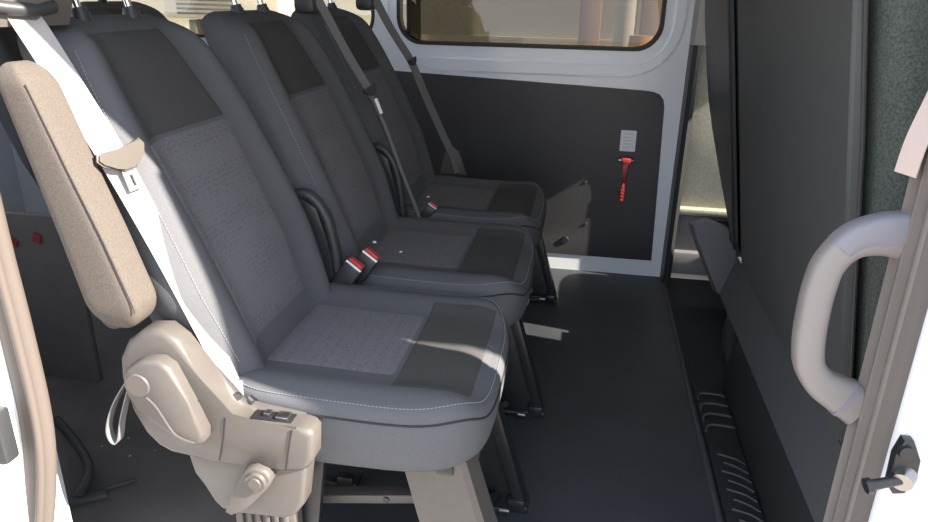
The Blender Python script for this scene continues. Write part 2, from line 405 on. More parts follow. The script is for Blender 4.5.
# ------------------------------------------------------------------ passenger seats
NY = 48
def backx(z): d = z - .5; return -.548 - .33 * d - .25 * d * d
ZT = 1.043
def bhw(z):
    h = .215 + .035 * min(1, max(0, (z - .42) / .2))
    h -= .018 * max(0, min(1, (z - .62) / .3)) ** 1.4
    if z > .88:
        t = min(1, (z - .88) / (ZT + .012 - .88)); h -= .105 * (1 - sqrt(max(0, 1 - t * t)))
    return h
def bfront(y, z):
    hw = bhw(z); q = min(1, abs(y) / hw)
    e = (1 - q ** 4.5) ** (1 / 2.6)
    top = 1 - .55 * max(0, (z - .98) / (ZT - .98)) ** 2
    g = math.exp(-((q - .78) / .17) ** 2) * .026
    up = .010 * math.exp(-((z - .62) / .09) ** 2) * (1 - q)
    return backx(z) - .034 + (.038 * e + g + up) * top
def backrest():
    rings = []; zs = [.41, .415, .43] + [.45 + (1.01 - .45) * k / 34 for k in range(35)] + [1.02, 1.028, 1.034, 1.039, ZT]
    for i, z in enumerate(zs):
        hw = bhw(z); sc = 1.
        if z > 1.01: sc = sqrt(max(.02, 1 - ((z - 1.01) / (ZT + .0015 - 1.01)) ** 2))
        if i == 0: sc = .7
        if i == 1: sc = .9
        ring = []; mid = backx(z) - .06
        for k in range(NY):           # front, from +y to -y
            a = pi * (k + .5) / NY; y = cos(a); y = copysign(abs(y) ** .7, y) * hw
            ring.append((y, bfront(y, z)))
        for k in range(NY):
            a = pi * (k + .5) / NY; y = -cos(a); y = copysign(abs(y) ** .55, y) * hw
            q = abs(y) / hw; ring.append((y, backx(z) - .034 - .085 * (1 - q ** 4) ** .4))
        rings.append([Vector((mid + (x - mid) * (sc if z > .9 else 1), y * (1 - (1 - sc) * .22), z)) for y, x in ring])
    return loft(rings)
def back_patch(zlo, zhi, wlo, whi, off=.0018, nz=40, ny=24):
    bm = bmesh.new(); G = []
    for i in range(nz + 1):
        z = zlo + (zhi - zlo) * i / nz; w = wlo + (whi - wlo) * i / nz
        r = []
        for j in range(ny + 1):
            y = -w + 2 * w * j / ny; y += BOFF; e = off if 0 < i < nz and 0 < j < ny else -.002
            r.append(bm.verts.new((bfront(y, z) + e, y, z)))
        G.append(r)
    for a, b in zip(G, G[1:]):
        for j in range(ny): bm.faces.new((a[j], a[j + 1], b[j + 1], b[j]))
    return bm
BOFF = -.03
CX, CL, CW = -.345, .238, .245
def plan(a, s=1.):
    c, d = cos(a), sin(a); n = 2 / 4.6 if c > 0 else 2 / 7
    return CX + CL * s * copysign(abs(c) ** n, c), CW * s * copysign(abs(d) ** (2 / 4.2), d)
def ctop(x, y):
    u = (x - CX) / CL; q = abs(y) / CW
    z = .455 + .012 * max(0, u) ** 2 - .006 * u + .016 * math.exp(-((q - .80) / .16) ** 2)
    z -= .040 * max(0, (u - .62) / .38) ** 2.2
    return z
def cushion():
    N = 96; rings = []
    for s in [.02, .15, .3, .45, .58, .68, .76, .83, .88, .91]:
        rings.append([Vector((*plan(2 * pi * k / N, s), 0)) for k in range(N)])
    for r in rings:
        for v in r: v.z = ctop(v.x, v.y)
    for t in (18, 36, 54, 72, 90):
        a = radians(t); s = .91 + .09 * sin(a); r = []
        for k in range(N):
            x, y = plan(2 * pi * k / N, s); x0, y0 = plan(2 * pi * k / N, .91); r.append(Vector((x, y, ctop(x0, y0) - .026 * (1 - cos(a)))))
        rings.append(r)
    base = rings[-1]
    for f, s in ((.35, 1.004), (.7, .998), (.92, .985), (1., .955)):
        r = []
        for k in range(N):
            x, y = plan(2 * pi * k / N, s); zb = .335 + .012 * max(0, (x - CX) / CL) ** 2; r.append(Vector((x, y, base[k].z + (zb - base[k].z) * f)))
        rings.append(r)
    return loft(rings)
def cush_patch(x0, x1, w, off=.0016, nx=26, ny=24, slant=0.):
    bm = bmesh.new(); G = []
    for i in range(nx + 1):
        r = []
        for j in range(ny + 1):
            y = -w + 2 * w * j / ny; x = x0 + (x1 - x0) * i / nx
            e = off if 0 < i < nx and 0 < j < ny else -.002
            r.append(bm.verts.new((x, y, ctop(x, y) + e)))
        G.append(r)
    for a, b in zip(G, G[1:]):
        for j in range(ny): bm.faces.new((a[j], a[j + 1], b[j + 1], b[j]))
    return bm
def black_leg(y, rear=False):
    bm = bmesh.new(); t = .018
    def fl(P): return [(-.66 - p[0] + (-.06 + .06), p[1]) if rear else p for p in P]
    P = fl([(-.185, .35), (-.165, .35), (-.062, .022), (-.066, .012), (-.20, .012), (-.225, .04), (-.265, .35)])
    prism(bm, P, 'y', y - t / 2, y + t / 2, .003, 2)
    # raised flange down the front edge
    F = fl([(-.178, .35), (-.150, .35), (-.050, .012), (-.076, .012)])
    prism(bm, F, 'y', y - .024, y + .024, .003, 2)
    return bm
def foot(y, rear=False):
    s = -.66 if rear else 0
    bm = bmesh.new(); cx = (-.13) if not rear else -.53
    box(bm, (cx, y, .010), (.165, .055, .018), .004)
    box(bm, (cx + .055, y, .022), (.04, .06, .028), .006)
    cyl(bm, (cx - .05, y - .035, .03), (cx - .05, y + .035, .03), .012, seg=14)
    return bm
def foot_bolts(y, rear=False):
    cx = (-.13) if not rear else -.53; out = []
    for dx, dy in ((-.02, 0), (.052, .012), (.052, -.014)):
        bm = bmesh.new(); cyl(bm, (cx + dx, y + dy, .018), (cx + dx, y + dy, .040 if dx > 0 else .028), .0075, seg=6); out.append(bm)
    return out
def make_seat(label, group, legs, hinge=True):
    t = thing('passenger_seat', label, 'seat', (0, 0, 0), group)
    back = obj('backrest', backrest(), 'cloth', t, angle=60)
    obj('upper_panel', back_patch(.858, 1.02, .150, .112), 'cloth_dark', back, angle=60).location = (0, 0, 0)
    obj('woven_insert', back_patch(.50, .858, .135, .150), 'insert', back, angle=60)
    # stitching along the bolster and over the shoulder
    for s in (-1, 1):
        pth = []
        for k in range(50):
            z = .50 + .50 * k / 49; y = s * bhw(z) * .90; pth.append((bfront(y, z) + .0012, y, z))
        obj('stitching', dashes(pth), 'stitch', back, smooth=False)
    cu = obj('cushion', cushion(), 'cloth', t, angle=60)
    obj('woven_insert', cush_patch(-.535, -.285, .132), 'insert', cu, angle=60)
    obj('front_panel', cush_patch(-.285, -.142, .185), 'cloth_dark', cu, angle=60)
    pth = [Vector((*plan(radians(-150 + 300 * k / 200), .965), 0)) for k in range(201)]
    for v in pth:
        v2 = (v - Vector((CX, 0, 0))) * (.91 / .965) + Vector((CX, 0, 0)); v.z = ctop(v2.x, v2.y) - .0038
    obj('stitching', dashes(pth), 'stitch', cu, smooth=False)
    sm = []
    for k in range(201):
        v = Vector((*plan(radians(-140 + 280 * k / 200), 1.001), 0)); sm.append((v.x, v.y, ctop(*plan(radians(-140 + 280 * k / 200), .91)) - .030))
    obj('piping', T(sm, .0022, seg=6), 'seam', cu)
    bm = bmesh.new(); box(bm, (-.37, 0, .335), (.40, .40, .03), .008); box(bm, (-.18, 0, .322), (.03, .40, .02), .004); box(bm, (-.52, 0, .322), (.03, .40, .02), .004)
    obj('seat_pan', bm, 'metal_black', t)
    for s in (-1, 1):
        yy = s * .070 + .01
        bm = bmesh.new(); cyl(bm, (-.836, yy, 1.02), (-.868, yy, 1.14), .0065, seg=14); p_ = obj('headrest_post', bm, 'chrome', t); p_['label'] = 'chrome headrest post'
        bm = bmesh.new(); cyl(bm, (-.840, yy, 1.030), (-.843, yy, 1.050), .018, seg=18, r2=.015); cyl(bm, (-.843, yy, 1.049), (-.845, yy, 1.057), .013, seg=18); obj('post_guide', bm, 'trim_dark', t)
    # headrest
    rings = []
    for i in range(15):
        a = -pi / 2 + pi * i / 14; f = max(.08, cos(a) ** .5 if cos(a) > 0 else 0); z = 1.215 + .085 * sin(a)
        x0 = -.885 - .25 * (z - 1.215); r = []
        for k in range(32):
            b = 2 * pi * k / 32; r.append(Vector((x0 + .048 * f * copysign(abs(cos(b)) ** .7, cos(b)), .125 * (.75 + .25 * f) * copysign(abs(sin(b)) ** .6, sin(b)) * (1 if f > .3 else f * 2.4), z)))
        rings.append(r)
    obj('headrest', loft(rings), 'cloth_dark', t, angle=60)
    # curved black hinge cover at the far side of the backrest foot
    bm = bmesh.new() if hinge else None
    hp = smoothpath([(-.655, .247, .60), (-.63, .252, .655), (-.585, .254, .665), (-.548, .254, .62), (-.530, .254, .54), (-.520, .252, .44), (-.50, .25, .38)], 6)
    if hinge: tube(bm, hp, .016, ry=.013, seg=12, up=(0, 1, 0))
    if hinge: prism(bm, [(-.66, .42), (-.64, .63), (-.60, .66), (-.565, .64), (-.54, .55), (-.52, .38), (-.62, .36)], 'y', .238, .251, .003)
    if hinge: obj('hinge_cover', bm, 'trim_dark', t)
    for y, kind in legs:
        if kind == 'black':
            l = obj('leg', black_leg(y), 'metal_black', t); obj('foot', foot(y), 'metal_black', l)
            for b_ in foot_bolts(y): obj('foot_bolt', b_, 'metal', l)
        l = obj('leg', black_leg(y, True), 'metal_black', t); obj('foot', foot(y, True), 'metal_black', l)
    return t

Y1, Y2, Y3 = 1.180, 1.715, 2.225
S1 = make_seat('nearest charcoal passenger seat with grey raised armrest and recliner cover', 'passenger seats in the first row', [(.125, 'black'), (-.185, 'none')]); S1.location = (-.012, Y1, 0)
S2 = make_seat('middle charcoal passenger seat with red-topped buckles at its near edge', 'passenger seats in the first row', [(-.02, 'black')]); S2.location = (0, Y2, 0)
S3 = make_seat('farthest charcoal passenger seat beside the black side panel', 'passenger seats in the first row', [(.235, 'black')], False); S3.location = (-.005, Y3 + .015, 0)

# near leg of the first seat : broad plastic-clad pedestal
lg = obj('leg', loft([[Vector((x, y, z)) for (x, y) in c] for c, z in (
    ([(-0.273, 0.985), (-0.169, 0.985), (-0.159, 0.992), (-0.154, 1.045), (-0.268, 1.045)], .345),
    ([(-0.240, 0.985), (-0.132, 0.985), (-0.120, 0.992), (-0.114, 1.045), (-0.236, 1.045)], .21),
    ([(-0.203, 0.985), (-0.092, 0.985), (-0.078, 0.992), (-0.072, 1.045), (-0.200, 1.045)], .08),
    ([(-0.193, 0.985), (-0.074, 0.985), (-0.059, 0.992), (-0.052, 1.045), (-0.190, 1.045)], .0))]), 'trim', None, angle=25)
def adopt(o, root):
    o.parent = root; o.data.transform(Matrix.Translation(-Vector(root.location))); return o
def adopt2(o, par, root):
    o.parent = par; o.data.transform(Matrix.Translation(-Vector(root.location))); return o
adopt(lg, S1)['label'] = 'broad grey plastic-clad front leg'
# cross bar low under the near side
bm = bmesh.new(); prism(bm, [(-.52, .138), (-.26, .180), (-.26, .200), (-.52, .158)], 'y', 1.055, 1.085, .003); rl = adopt(obj('cross_bar', bm, 'trim'), S1); rl['label'] = 'grey steel cross bar'
for x_, z_ in ((-.47, .156), (-.32, .181)):
    bm = bmesh.new(); cyl(bm, (x_, 1.056, z_), (x_, 1.052, z_), .006); adopt2(obj('bar_bolt', bm, 'metal_black'), rl, S1)

# ---- armrest (raised) on the near side
rings = []
def arm_ring(z, f, xl, xr):
    y0, y1 = .850, .918; cy = (y0 + y1) / 2; cx = (xl + xr) / 2; hx, hy = (xr - xl) / 2 * f, (y1 - y0) / 2 * (.35 + .65 * f); r = []
    for k in range(40):
        b = 2 * pi * k / 40; r.append(Vector((cx + hx * copysign(abs(cos(b)) ** .42, cos(b)), cy + hy * copysign(abs(sin(b)) ** .42, sin(b)), z + (.025 * cos(b) * 0))))
    return r
def arm_lr(z):
    xs = [(.60, -.722, -.632), (.648, -.731, -.640), (.75, -.752, -.672), (.85, -.774, -.708), (.95, -.797, -.742), (1.0, -.812, -.760)]
    for (a, l0, r0), (b, l1, r1) in zip(xs, xs[1:]):
        if z <= b or b == 1.0: t = (z - a) / (b - a); return l0 + (l1 - l0) * t, r0 + (r1 - r0) * t
for i in range(61):
    z = .796 - .196 * cos(pi * i / 60)
    f = 1.
    if z < .648: f = sqrt(max(.01, 1 - ((.648 - z) / .0485) ** 2))
    if z > .955: f = sqrt(max(.01, 1 - ((z - .955) / .0375) ** 2))
    l, r = arm_lr(z); rings.append(arm_ring(z, f, l, r))
AR = adopt(obj('armrest', loft(rings), 'arm', angle=70), S1); AR['label'] = 'raised grey cloth armrest'
pth = [(arm_lr(z)[1] - .0045, .8525, z) for z in [.635 + .33 * k / 30 for k in range(31)]]
adopt2(obj('seam', T(pth, .0009, seg=6), 'seam'), AR, S1)
bm = bmesh.new(); cyl(bm, (-.72, .90, .60), (-.72, .99, .60), .022); adopt2(obj('pivot', bm, 'trim_dark'), AR, S1)

# ---- recliner side cover
cov = [(-.710, .500), (-.706, .535), (-.688, .568), (-.658, .590), (-.625, .593), (-.600, .574), (-.568, .516), (-.544, .470), (-.526, .447), (-.50, .4425), (-.414, .443), (-.394, .442), (-.386, .432), (-.389, .385), (-.400, .366), (-.415, .360), (-.46, .3605), (-.565, .361), (-.640, .363), (-.662, .374), (-.676, .400), (-.694, .440), (-.708, .474)]
CV = adopt(obj('recliner_cover', Pm(cov, 'y', .882, .930, .011), 'trim', angle=50), S1); CV['label'] = 'grey plastic recliner side cover'
bm = bmesh.new(); prism(bm, [(-.495, .405), (-.43, .405), (-.43, .445), (-.495, .445)], 'y', .908, .955, .002); 
# belt slot: dark recessed tray standing just proud of the cover top
adopt2(obj('belt_slot', B((-.462, .908, .4425), (.070, .026, .004), .001), 'gasket'), CV, S1)
bm = bmesh.new(); box(bm, (-.445, .908, .447), (.022, .02, .006), .002); box(bm, (-.472, .91, .447), (.012, .014, .008), .002); adopt2(obj('slot_clip', bm, 'metal'), CV, S1)
for p_ in ([(-.533, .8815, .448), (-.540, .8815, .41), (-.552, .8815, .364)], [(-.420, .8815, .441), (-.427, .8815, .41), (-.436, .8815, .362)]):
    adopt2(obj('joint_line', T(p_, .0012, seg=6), 'gasket'), CV, S1)
bm = bmesh.new()
tube(bm, smoothpath([(-.600, .8815, .515), (-.595, .8815, .50), (-.600, .8815, .485)], 4), .0012, seg=6); tube(bm, smoothpath([(-.575, .8815, .475), (-.585, .8815, .462), (-.592, .8815, .455)], 4), .0012, seg=6)
adopt2(obj('moulding_mark', bm, 'gasket'), CV, S1)
hd = [(-.688, .500), (-.686, .518), (-.674, .536), (-.648, .551), (-.620, .553), (-.603, .541), (-.580, .485), (-.560, .430), (-.562, .412), (-.578, .403), (-.601, .409), (-.635, .430), (-.668, .462), (-.683, .482)]
HD = adopt(obj('recliner_handle', Pm(hd, 'y', .856, .890, .008), 'trim', angle=50), S1)
bm = bmesh.new(); cyl(bm, (-.660, .8565, .507), (-.660, .8535, .507), .021, seg=28, r2=.019)
tube(bm, smoothpath([(-.648, .856, .487), (-.633, .856, .470), (-.612, .856, .430), (-.598, .856, .418), (-.575, .856, .412)], 5), .0022, seg=6); adopt2(obj('handle_boss', bm, 'trim'), HD, S1)
low = [(-.62, .37), (-.604, .325), (-.580, .268), (-.566, .252), (-.537, .247), (-.453, .250), (-.430, .262), (-.414, .287), (-.402, .37)]
LC = adopt(obj('lower_cover', Pm(low, 'y', .890, .935, .010), 'trim', angle=50), S1)
lv = [(-.508, .352), (-.498, .364), (-.482, .368), (-.464, .361), (-.457, .346), (-.466, .327), (-.490, .300), (-.515, .276), (-.535, .262), (-.547, .268), (-.530, .305)]
LV = adopt(obj('fold_lever', Pm(lv, 'y', .868, .895, .006), 'trim', angle=50), S1)
bm = bmesh.new(); cyl(bm, (-.483, .8685, .342), (-.483, .862, .342), .0185, seg=28, r2=.017); cyl(bm, (-.483, .862, .342), (-.483, .860, .342), .011, seg=24, r2=.010); adopt2(obj('lever_boss', bm, 'trim'), LV, S1)
rib = bmesh.new()
for k in range(6): box(rib, (-.555 + .017 * k, .9355, .12), (.009, .01, .25), .003)
box(rib, (-.512, .955, .12), (.115, .035, .25), .004); adopt(obj('ribbed_rear_foot', rib, 'trim'), S1)
sp_ = smoothpath([(-.695, .885, .500), (-.722, .876, .455), (-.738, .872, .410), (-.733, .870, .386), (-.722, .872, .388), (-.712, .876, .43), (-.694, .886, .49)], 6)
adopt(obj('pull_strap', strap([tuple(p) for p in sp_], (0, 1, 0), .016, .002, n=1), 'belt_grey'), S1)['label'] = 'looped grey fabric pull strap'
adopt(obj('side_bolster', loft([[Vector((x, y, z)) for x, y in c] for c, z in (([(-.70, .985), (-.60, .975), (-.56, 1.0), (-.60, 1.03), (-.70, 1.03)], .50), ([(-.735, .985), (-.645, .975), (-.61, 1.0), (-.65, 1.03), (-.74, 1.03)], .66), ([(-.76, .99), (-.69, .985), (-.665, 1.005), (-.69, 1.03), (-.76, 1.03)], .80))]), 'cloth', angle=70), S1)

# ---- seat shoulder belt guide and belts
bg = thing('belt_guide', 'grey plastic belt guide on the shoulder of the nearest seat', 'belt guide', (-.82, .95, 1.05))
obj('guide_body', loft([[Vector((x, y, z)) for x, y in c] for c, z in (([(-.90, .90), (-.835, .89), (-.80, .95), (-.80, 1.02), (-.90, 1.04)], 1.035), ([(-.91, .89), (-.835, .88), (-.79, .95), (-.795, 1.03), (-.91, 1.05)], 1.07), ([(-.91, .90), (-.84, .89), (-.80, .95), (-.805, 1.02), (-.91, 1.04)], 1.15))]), 'trim', bg)
bm = bmesh.new(); tube(bm, smoothpath([(-.825, .895, 1.064), (-.80, .94, 1.058), (-.795, .985, 1.062)], 5), .010, seg=12, up=(0, 0, 1)); obj('guide_lip', bm, 'trim_dark', bg)

def belt(label, mt, path, w, wd, tongue_at, tname, group=None, sc=1.):
    t = thing('seat_belt', label, 'seat belt', path[0], group)
    obj('webbing', strap(path, wd, w, .0016), mt, t)
    return t
def tongue(t, c, d, wd, mt, s=1., plate=True):
    """plastic tongue across the webbing; d = direction down the belt"""
    d = Vector(d).normalized(); w = Vector(wd); w = (w - d * w.dot(d)).normalized(); n = d.cross(w)
    if n.x < 0: n = -n
    def P(a, b, c_): return Vector(c) + w * a * s + d * b * s + n * c_ * s
    out = [(-.041, -.004), (-.036, -.015), (-.024, -.014), (0, -.010), (.022, -.016), (.036, -.020), (.041, -.010), (.034, .006), (.018, .013), (.010, .022), (-.006, .022), (-.014, .012), (-.034, .006)]
    bm = bmesh.new(); a = [bm.verts.new(P(x, y, .012)) for x, y in out]; b = [bm.verts.new(P(x, y, .002)) for x, y in out]
    f0 = bm.faces.new(a); f1 = bm.faces.new(b[::-1]); L = len(out)
    for i in range(L): bm.faces.new((a[i], b[i], b[(i + 1) % L], a[(i + 1) % L]))
    bmesh.ops.bevel(bm, geom=list(f0.edges) + list(f1.edges), offset=.003 * s, segments=2, affect='EDGES')
    tg = obj('tongue', bm, mt, t)
    if plate:
        bm = bmesh.new()
        o = [(-.009, .018), (.011, .018), (.012, .052), (-.010, .052)]; i_ = [(-.001, .028), (.004, .028), (.004, .046), (-.001, .046)]
        vo = [bm.verts.new(P(x, y, .006)) for x, y in o]; vi = [bm.verts.new(P(x, y, .006)) for x, y in i_]
        vo2 = [bm.verts.new(P(x, y, .003)) for x, y in o]; vi2 = [bm.verts.new(P(x, y, .003)) for x, y in i_]
        for k in range(4):
            j = (k + 1) % 4
            for q in ((vo[k], vo[j], vi[j], vi[k]), (vo2[k], vi2[k], vi2[j], vo2[j]), (vo[k], vo2[k], vo2[j], vo[j]), (vi[k], vi[j], vi2[j], vi2[k])): bm.faces.new(q)
        pl_ = obj('tongue_plate', bm, 'metal', tg, smooth=False); pl_['label'] = 'steel tongue plate'
b1p = [(-.838, .945, 1.070), (-.818, .940, 1.062), (-.790, .938, 1.02), (-.745, .938, .935), (-.700, .940, .846), (-.640, .945, .70), (-.585, .950, .55), (-.545, .950, .445), (-.54, .950, .425)]
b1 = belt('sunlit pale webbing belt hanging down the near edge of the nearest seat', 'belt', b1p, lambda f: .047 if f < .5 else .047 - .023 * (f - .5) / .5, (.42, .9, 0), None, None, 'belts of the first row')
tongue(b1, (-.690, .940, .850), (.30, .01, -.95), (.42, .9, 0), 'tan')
bm = bmesh.new(); q = Matrix.Rotation(radians(-20), 3, 'Y')
box(bm, (-.540, .945, .435), (.030, .028, .075), .004, rot=q); be = obj('belt_anchor', bm, 'belt', b1)
bm = bmesh.new(); cyl(bm, (-.532, .928, .462), (-.532, .922, .462), .007); cyl(bm, (-.515, .935, .455), (-.505, .93, .452), .006); obj('anchor_rivet', bm, 'metal', b1)
b2p = [(-.735, 1.90, 1.075), (-.715, 1.915, 1.03), (-.665, 1.93, .93), (-.610, 1.945, .83), (-.565, 1.955, .72), (-.525, 1.965, .60), (-.485, 1.975, .49), (-.47, 1.975, .44)]
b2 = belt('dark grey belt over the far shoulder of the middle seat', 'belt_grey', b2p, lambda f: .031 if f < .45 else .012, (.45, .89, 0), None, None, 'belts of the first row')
tongue(b2, (-.611, 1.945, .832), (.35, .05, -.9), (.45, .89, 0), 'trim_dark', .72, False)
bm = bmesh.new(); box(bm, (-.585, 1.947, .790), (.009, .009, .045), .002, rot=Matrix.Rotation(radians(-22), 3, 'Y')); o = obj('tongue_plate', bm, 'tagw', b2); o['label'] = 'bright steel tongue plate'
b3p = [(-.735, 2.43, 1.075), (-.700, 2.45, 1.00), (-.665, 2.46, .94), (-.620, 2.475, .865), (-.57, 2.48, .75), (-.51, 2.485, .62), (-.465, 2.485, .53), (-.45, 2.48, .48)]
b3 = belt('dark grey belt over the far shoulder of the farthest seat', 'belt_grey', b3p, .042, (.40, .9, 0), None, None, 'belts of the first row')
tongue(b3, (-.620, 2.475, .868), (.35, .05, -.9), (.40, .9, 0), 'trim_dark', .65, False)
bm = bmesh.new(); prism(bm, [(-.52, .47), (-.42, .47), (-.445, .55), (-.475, .575), (-.50, .55)], 'y', 2.487, 2.500, .003); obj('belt_anchor', bm, 'trim', b3)
# shoulder guides of seats 2 and 3
for yy, lab in ((1.905, 'black belt guide on the far shoulder of the middle seat'), (2.425, 'black belt guide on the far shoulder of the farthest seat')):
    bm = bmesh.new(); box(bm, (-.765, yy + .005, 1.06), (.06, .075, .05), .015); o = tag(obj('belt_guide', bm, 'trim_dark'), lab, 'belt guide', 'belt guides')
bg['group'] = 'belt guides'

# ---- buckles
def buckle(c, d, w, label, size=1.12, cross=False):
    d = Vector(d).normalized(); w = Vector(w); w = (w - d * w.dot(d)).normalized(); n = d.cross(w); R = Matrix((w, n, d)).transposed()
    t = thing('belt_buckle', label, 'buckle', c, 'seat belt buckles')
    C0 = Vector(c)
    def bx(o, s, bv): return B(C0 + R @ (Vector(o) * size), [q * size for q in s], bv * size, rot=R)
    obj('buckle_body', bx((0, 0, -.030), (.040, .022, .060), .005), 'trim_dark', t)
    obj('release_button', bx((0, .001, .004), (.034, .019, .010), .003), 'red', t)['label'] = 'red release button'
    obj('slot_rim', bx((0, -.008, -.001), (.038, .006, .004), .001), 'tagw', t)
    obj('stalk', bx((0, 0, -.085), (.022, .008, .06), .002), 'metal_black', t)
    return t
def stamp(t, c, d, w, size=1.):
    d = Vector(d).normalized(); w = Vector(w); w = (w - d * w.dot(d)).normalized(); n = d.cross(w); R = Matrix((w, n, d)).transposed()
    s = -1 if n.y > 0 or True else 1
    bm = bmesh.new()
    for (o, s_) in (((0, 0, -.036), (.012, .0006, .0012)), ((0, 0, -.040), (.009, .0006, .001)), ((0, 0, -.048), (.016, .0006, .001))):
        for side in (-.0113, .0113): box(bm, Vector(c) + R @ Vector((o[0], side, o[2])), s_, rot=R)
    obj('moulded_mark', bm, 'print', t, smooth=False)
bd, bw = (.55, .10, .80), (.75, -.10, -.55)
k1 = buckle((-.492, 1.425, .510), bd, bw, 'black belt buckle with red button, nearer of the pair beside the middle seat'); stamp(k1, (-.492, 1.425, .510), bd, bw)
k2 = buckle((-.467, 1.468, .520), bd, bw, 'black belt buckle with red button, farther of the pair beside the middle seat')
k3 = buckle((-.440, 2.01, .488), (.5, .1, .75), (.8, 0, -.5), 'small black buckle with red button between middle and farthest seats', .8)
tag(obj('care_tag', B((-.50, 1.60, .505), (.008, .010, .004), .001, rot=Matrix.Rotation(.5, 3, 'Z')), 'tagw'), 'tiny white tag by the backrest foot behind the paired buckles', 'tag', 'white tags')
tag(obj('care_tag', B((-.440, 1.63, .473), (.007, .010, .003), .001), 'tagw'), 'tiny white tag on the middle seat cushion', 'tag', 'white tags')
tag(obj('care_tag', B((-.47, 2.08, .495), (.008, .012, .003), .001), 'tagw'), 'tiny white tag on the farthest seat cushion', 'tag', 'white tags')

# ---- adjuster linkages beneath the row
lk = thing('seat_linkage', 'black latch linkage with pale collar beneath the cushions', 'linkage', (-.2, 1.9, .1))
bm = bmesh.new(); cyl(bm, (-.20, 1.20, .06), (-.20, 2.55, .06), .014); obj('torsion_bar', bm, 'metal_black', lk)
bm = bmesh.new(); tube(bm, smoothpath([(-.13, 1.30, .03), (-.15, 1.24, .06), (-.18, 1.22, .12), (-.17, 1.25, .22), (-.2, 1.27, .33)], 5), .011, seg=10); obj('bent_rod', bm, 'metal_black', lk)
bm = bmesh.new(); tube(bm, [(-.135, 1.93, .29), (-.15, 1.90, .20), (-.16, 1.86, .10)], .012, seg=12); obj('damper', bm, 'metal_black', lk)
bm = bmesh.new(); cyl(bm, (-.139, 1.92, .25), (-.142, 1.913, .232), .015); o = obj('collar', bm, 'tagw', lk); o['label'] = 'pale plastic collar'
for yy in (1.27, 1.66, 2.46):
    bm = bmesh.new()
    cyl(bm, (-.17, yy, .02), (-.17, yy, .05), .016); cyl(bm, (-.17, yy, .05), (-.17, yy, .062), .008, seg=6); cyl(bm, (-.205, yy - .02, .03), (-.12, yy - .02, .03), .006)
    obj('floor_latch', bm, 'metal_black', lk)
    for a, b, r_ in (((-.155, yy - .022, .055), (-.155, yy - .028, .055), .009), ((-.12, yy - .01, .018), (-.10, yy - .01, .018), .006)):
        bm = bmesh.new(); cyl(bm, a, b, r_); obj('latch_pin', bm, 'metal', lk)

# ---- second row behind
g2 = 'passenger seats in the second row'
for i, (yy, lab) in enumerate(((2.47, 'far seat of the row behind, its dark top showing between headrest posts'), (1.95, 'middle seat of the row behind, mostly hidden by the nearest seat'))):
    r = dup(S3, (0, 0, 0), lab, g2); r.location = (-.90, yy, 0)
# red tape marks on the dark rear liner
for x, z, a, lab in ((-1.20, .300, .5, 'faded red tape mark, left one on the dark rear floor area'), (-1.165, .330, -.3, 'faded red tape mark, right one on the dark rear floor area')):
    pass
tg = thing('red_label', 'pair of faded red label patches low behind the armrest', 'label', (-1.45, 1.60, .43))
obj('patch', B((-1.535, 1.585, .430), (.030, .004, .022), 0, rot=Matrix.Rotation(.5, 3, 'Y')), 'red_dim', tg, smooth=False); obj('patch', B((-1.455, 1.585, .445), (.022, .004, .028), 0, rot=Matrix.Rotation(.4, 3, 'Y')), 'red_dim', tg, smooth=False)
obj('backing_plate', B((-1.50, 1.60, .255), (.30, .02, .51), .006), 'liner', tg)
# floor bracket and little debris at lower left
bm = bmesh.new(); tube(bm, smoothpath([(-1.22, 1.27, .10), (-1.16, 1.25, .06), (-1.09, 1.20, .025), (-1.06, 1.12, .015)], 6), .014, ry=.010, seg=12)
rb = thing('floor_rail', 'curved dark grey seat rail on floor at lower left', 'rail', (-1.1, 1.2, 0)); obj('rail_tube', bm, 'slab', rb)
bm = bmesh.new(); box(bm, (-1.05, 1.12, .010), (.10, .022, .012), .003, rot=Matrix.Rotation(.6, 3, 'Z')); box(bm, (-1.03, 1.16, .008), (.14, .010, .008), .002, rot=Matrix.Rotation(.75, 3, 'Z')); obj('rail_foot', bm, 'slab', rb)
dbl = ['torn white paper scrap on the dark floor behind the nearest seat', 'small pale crumb of litter on the dark rear floor']
tag(obj('paper_scrap', B((-1.15, 1.62, .003), (.022, .018, .002), 0, rot=Matrix.Rotation(.5, 3, 'Z')), 'print'), dbl[0], 'litter')
bm = bmesh.new()
for k in range(26):
    x, y = -1.0 + random.uniform(-.16, .22), 1.42 + random.uniform(-.16, .16); s = random.uniform(.0015, .004)
    box(bm, (x, y, s / 2), (s * 1.6, s, s), 0, rot=Matrix.Rotation(random.random() * 3, 3, 'Z'))
o = tag(obj('floor_crumbs', bm, 'print', smooth=False), 'scattered pale crumbs on the dark floor behind the nearest seat', 'crumbs'); o['kind'] = 'stuff'

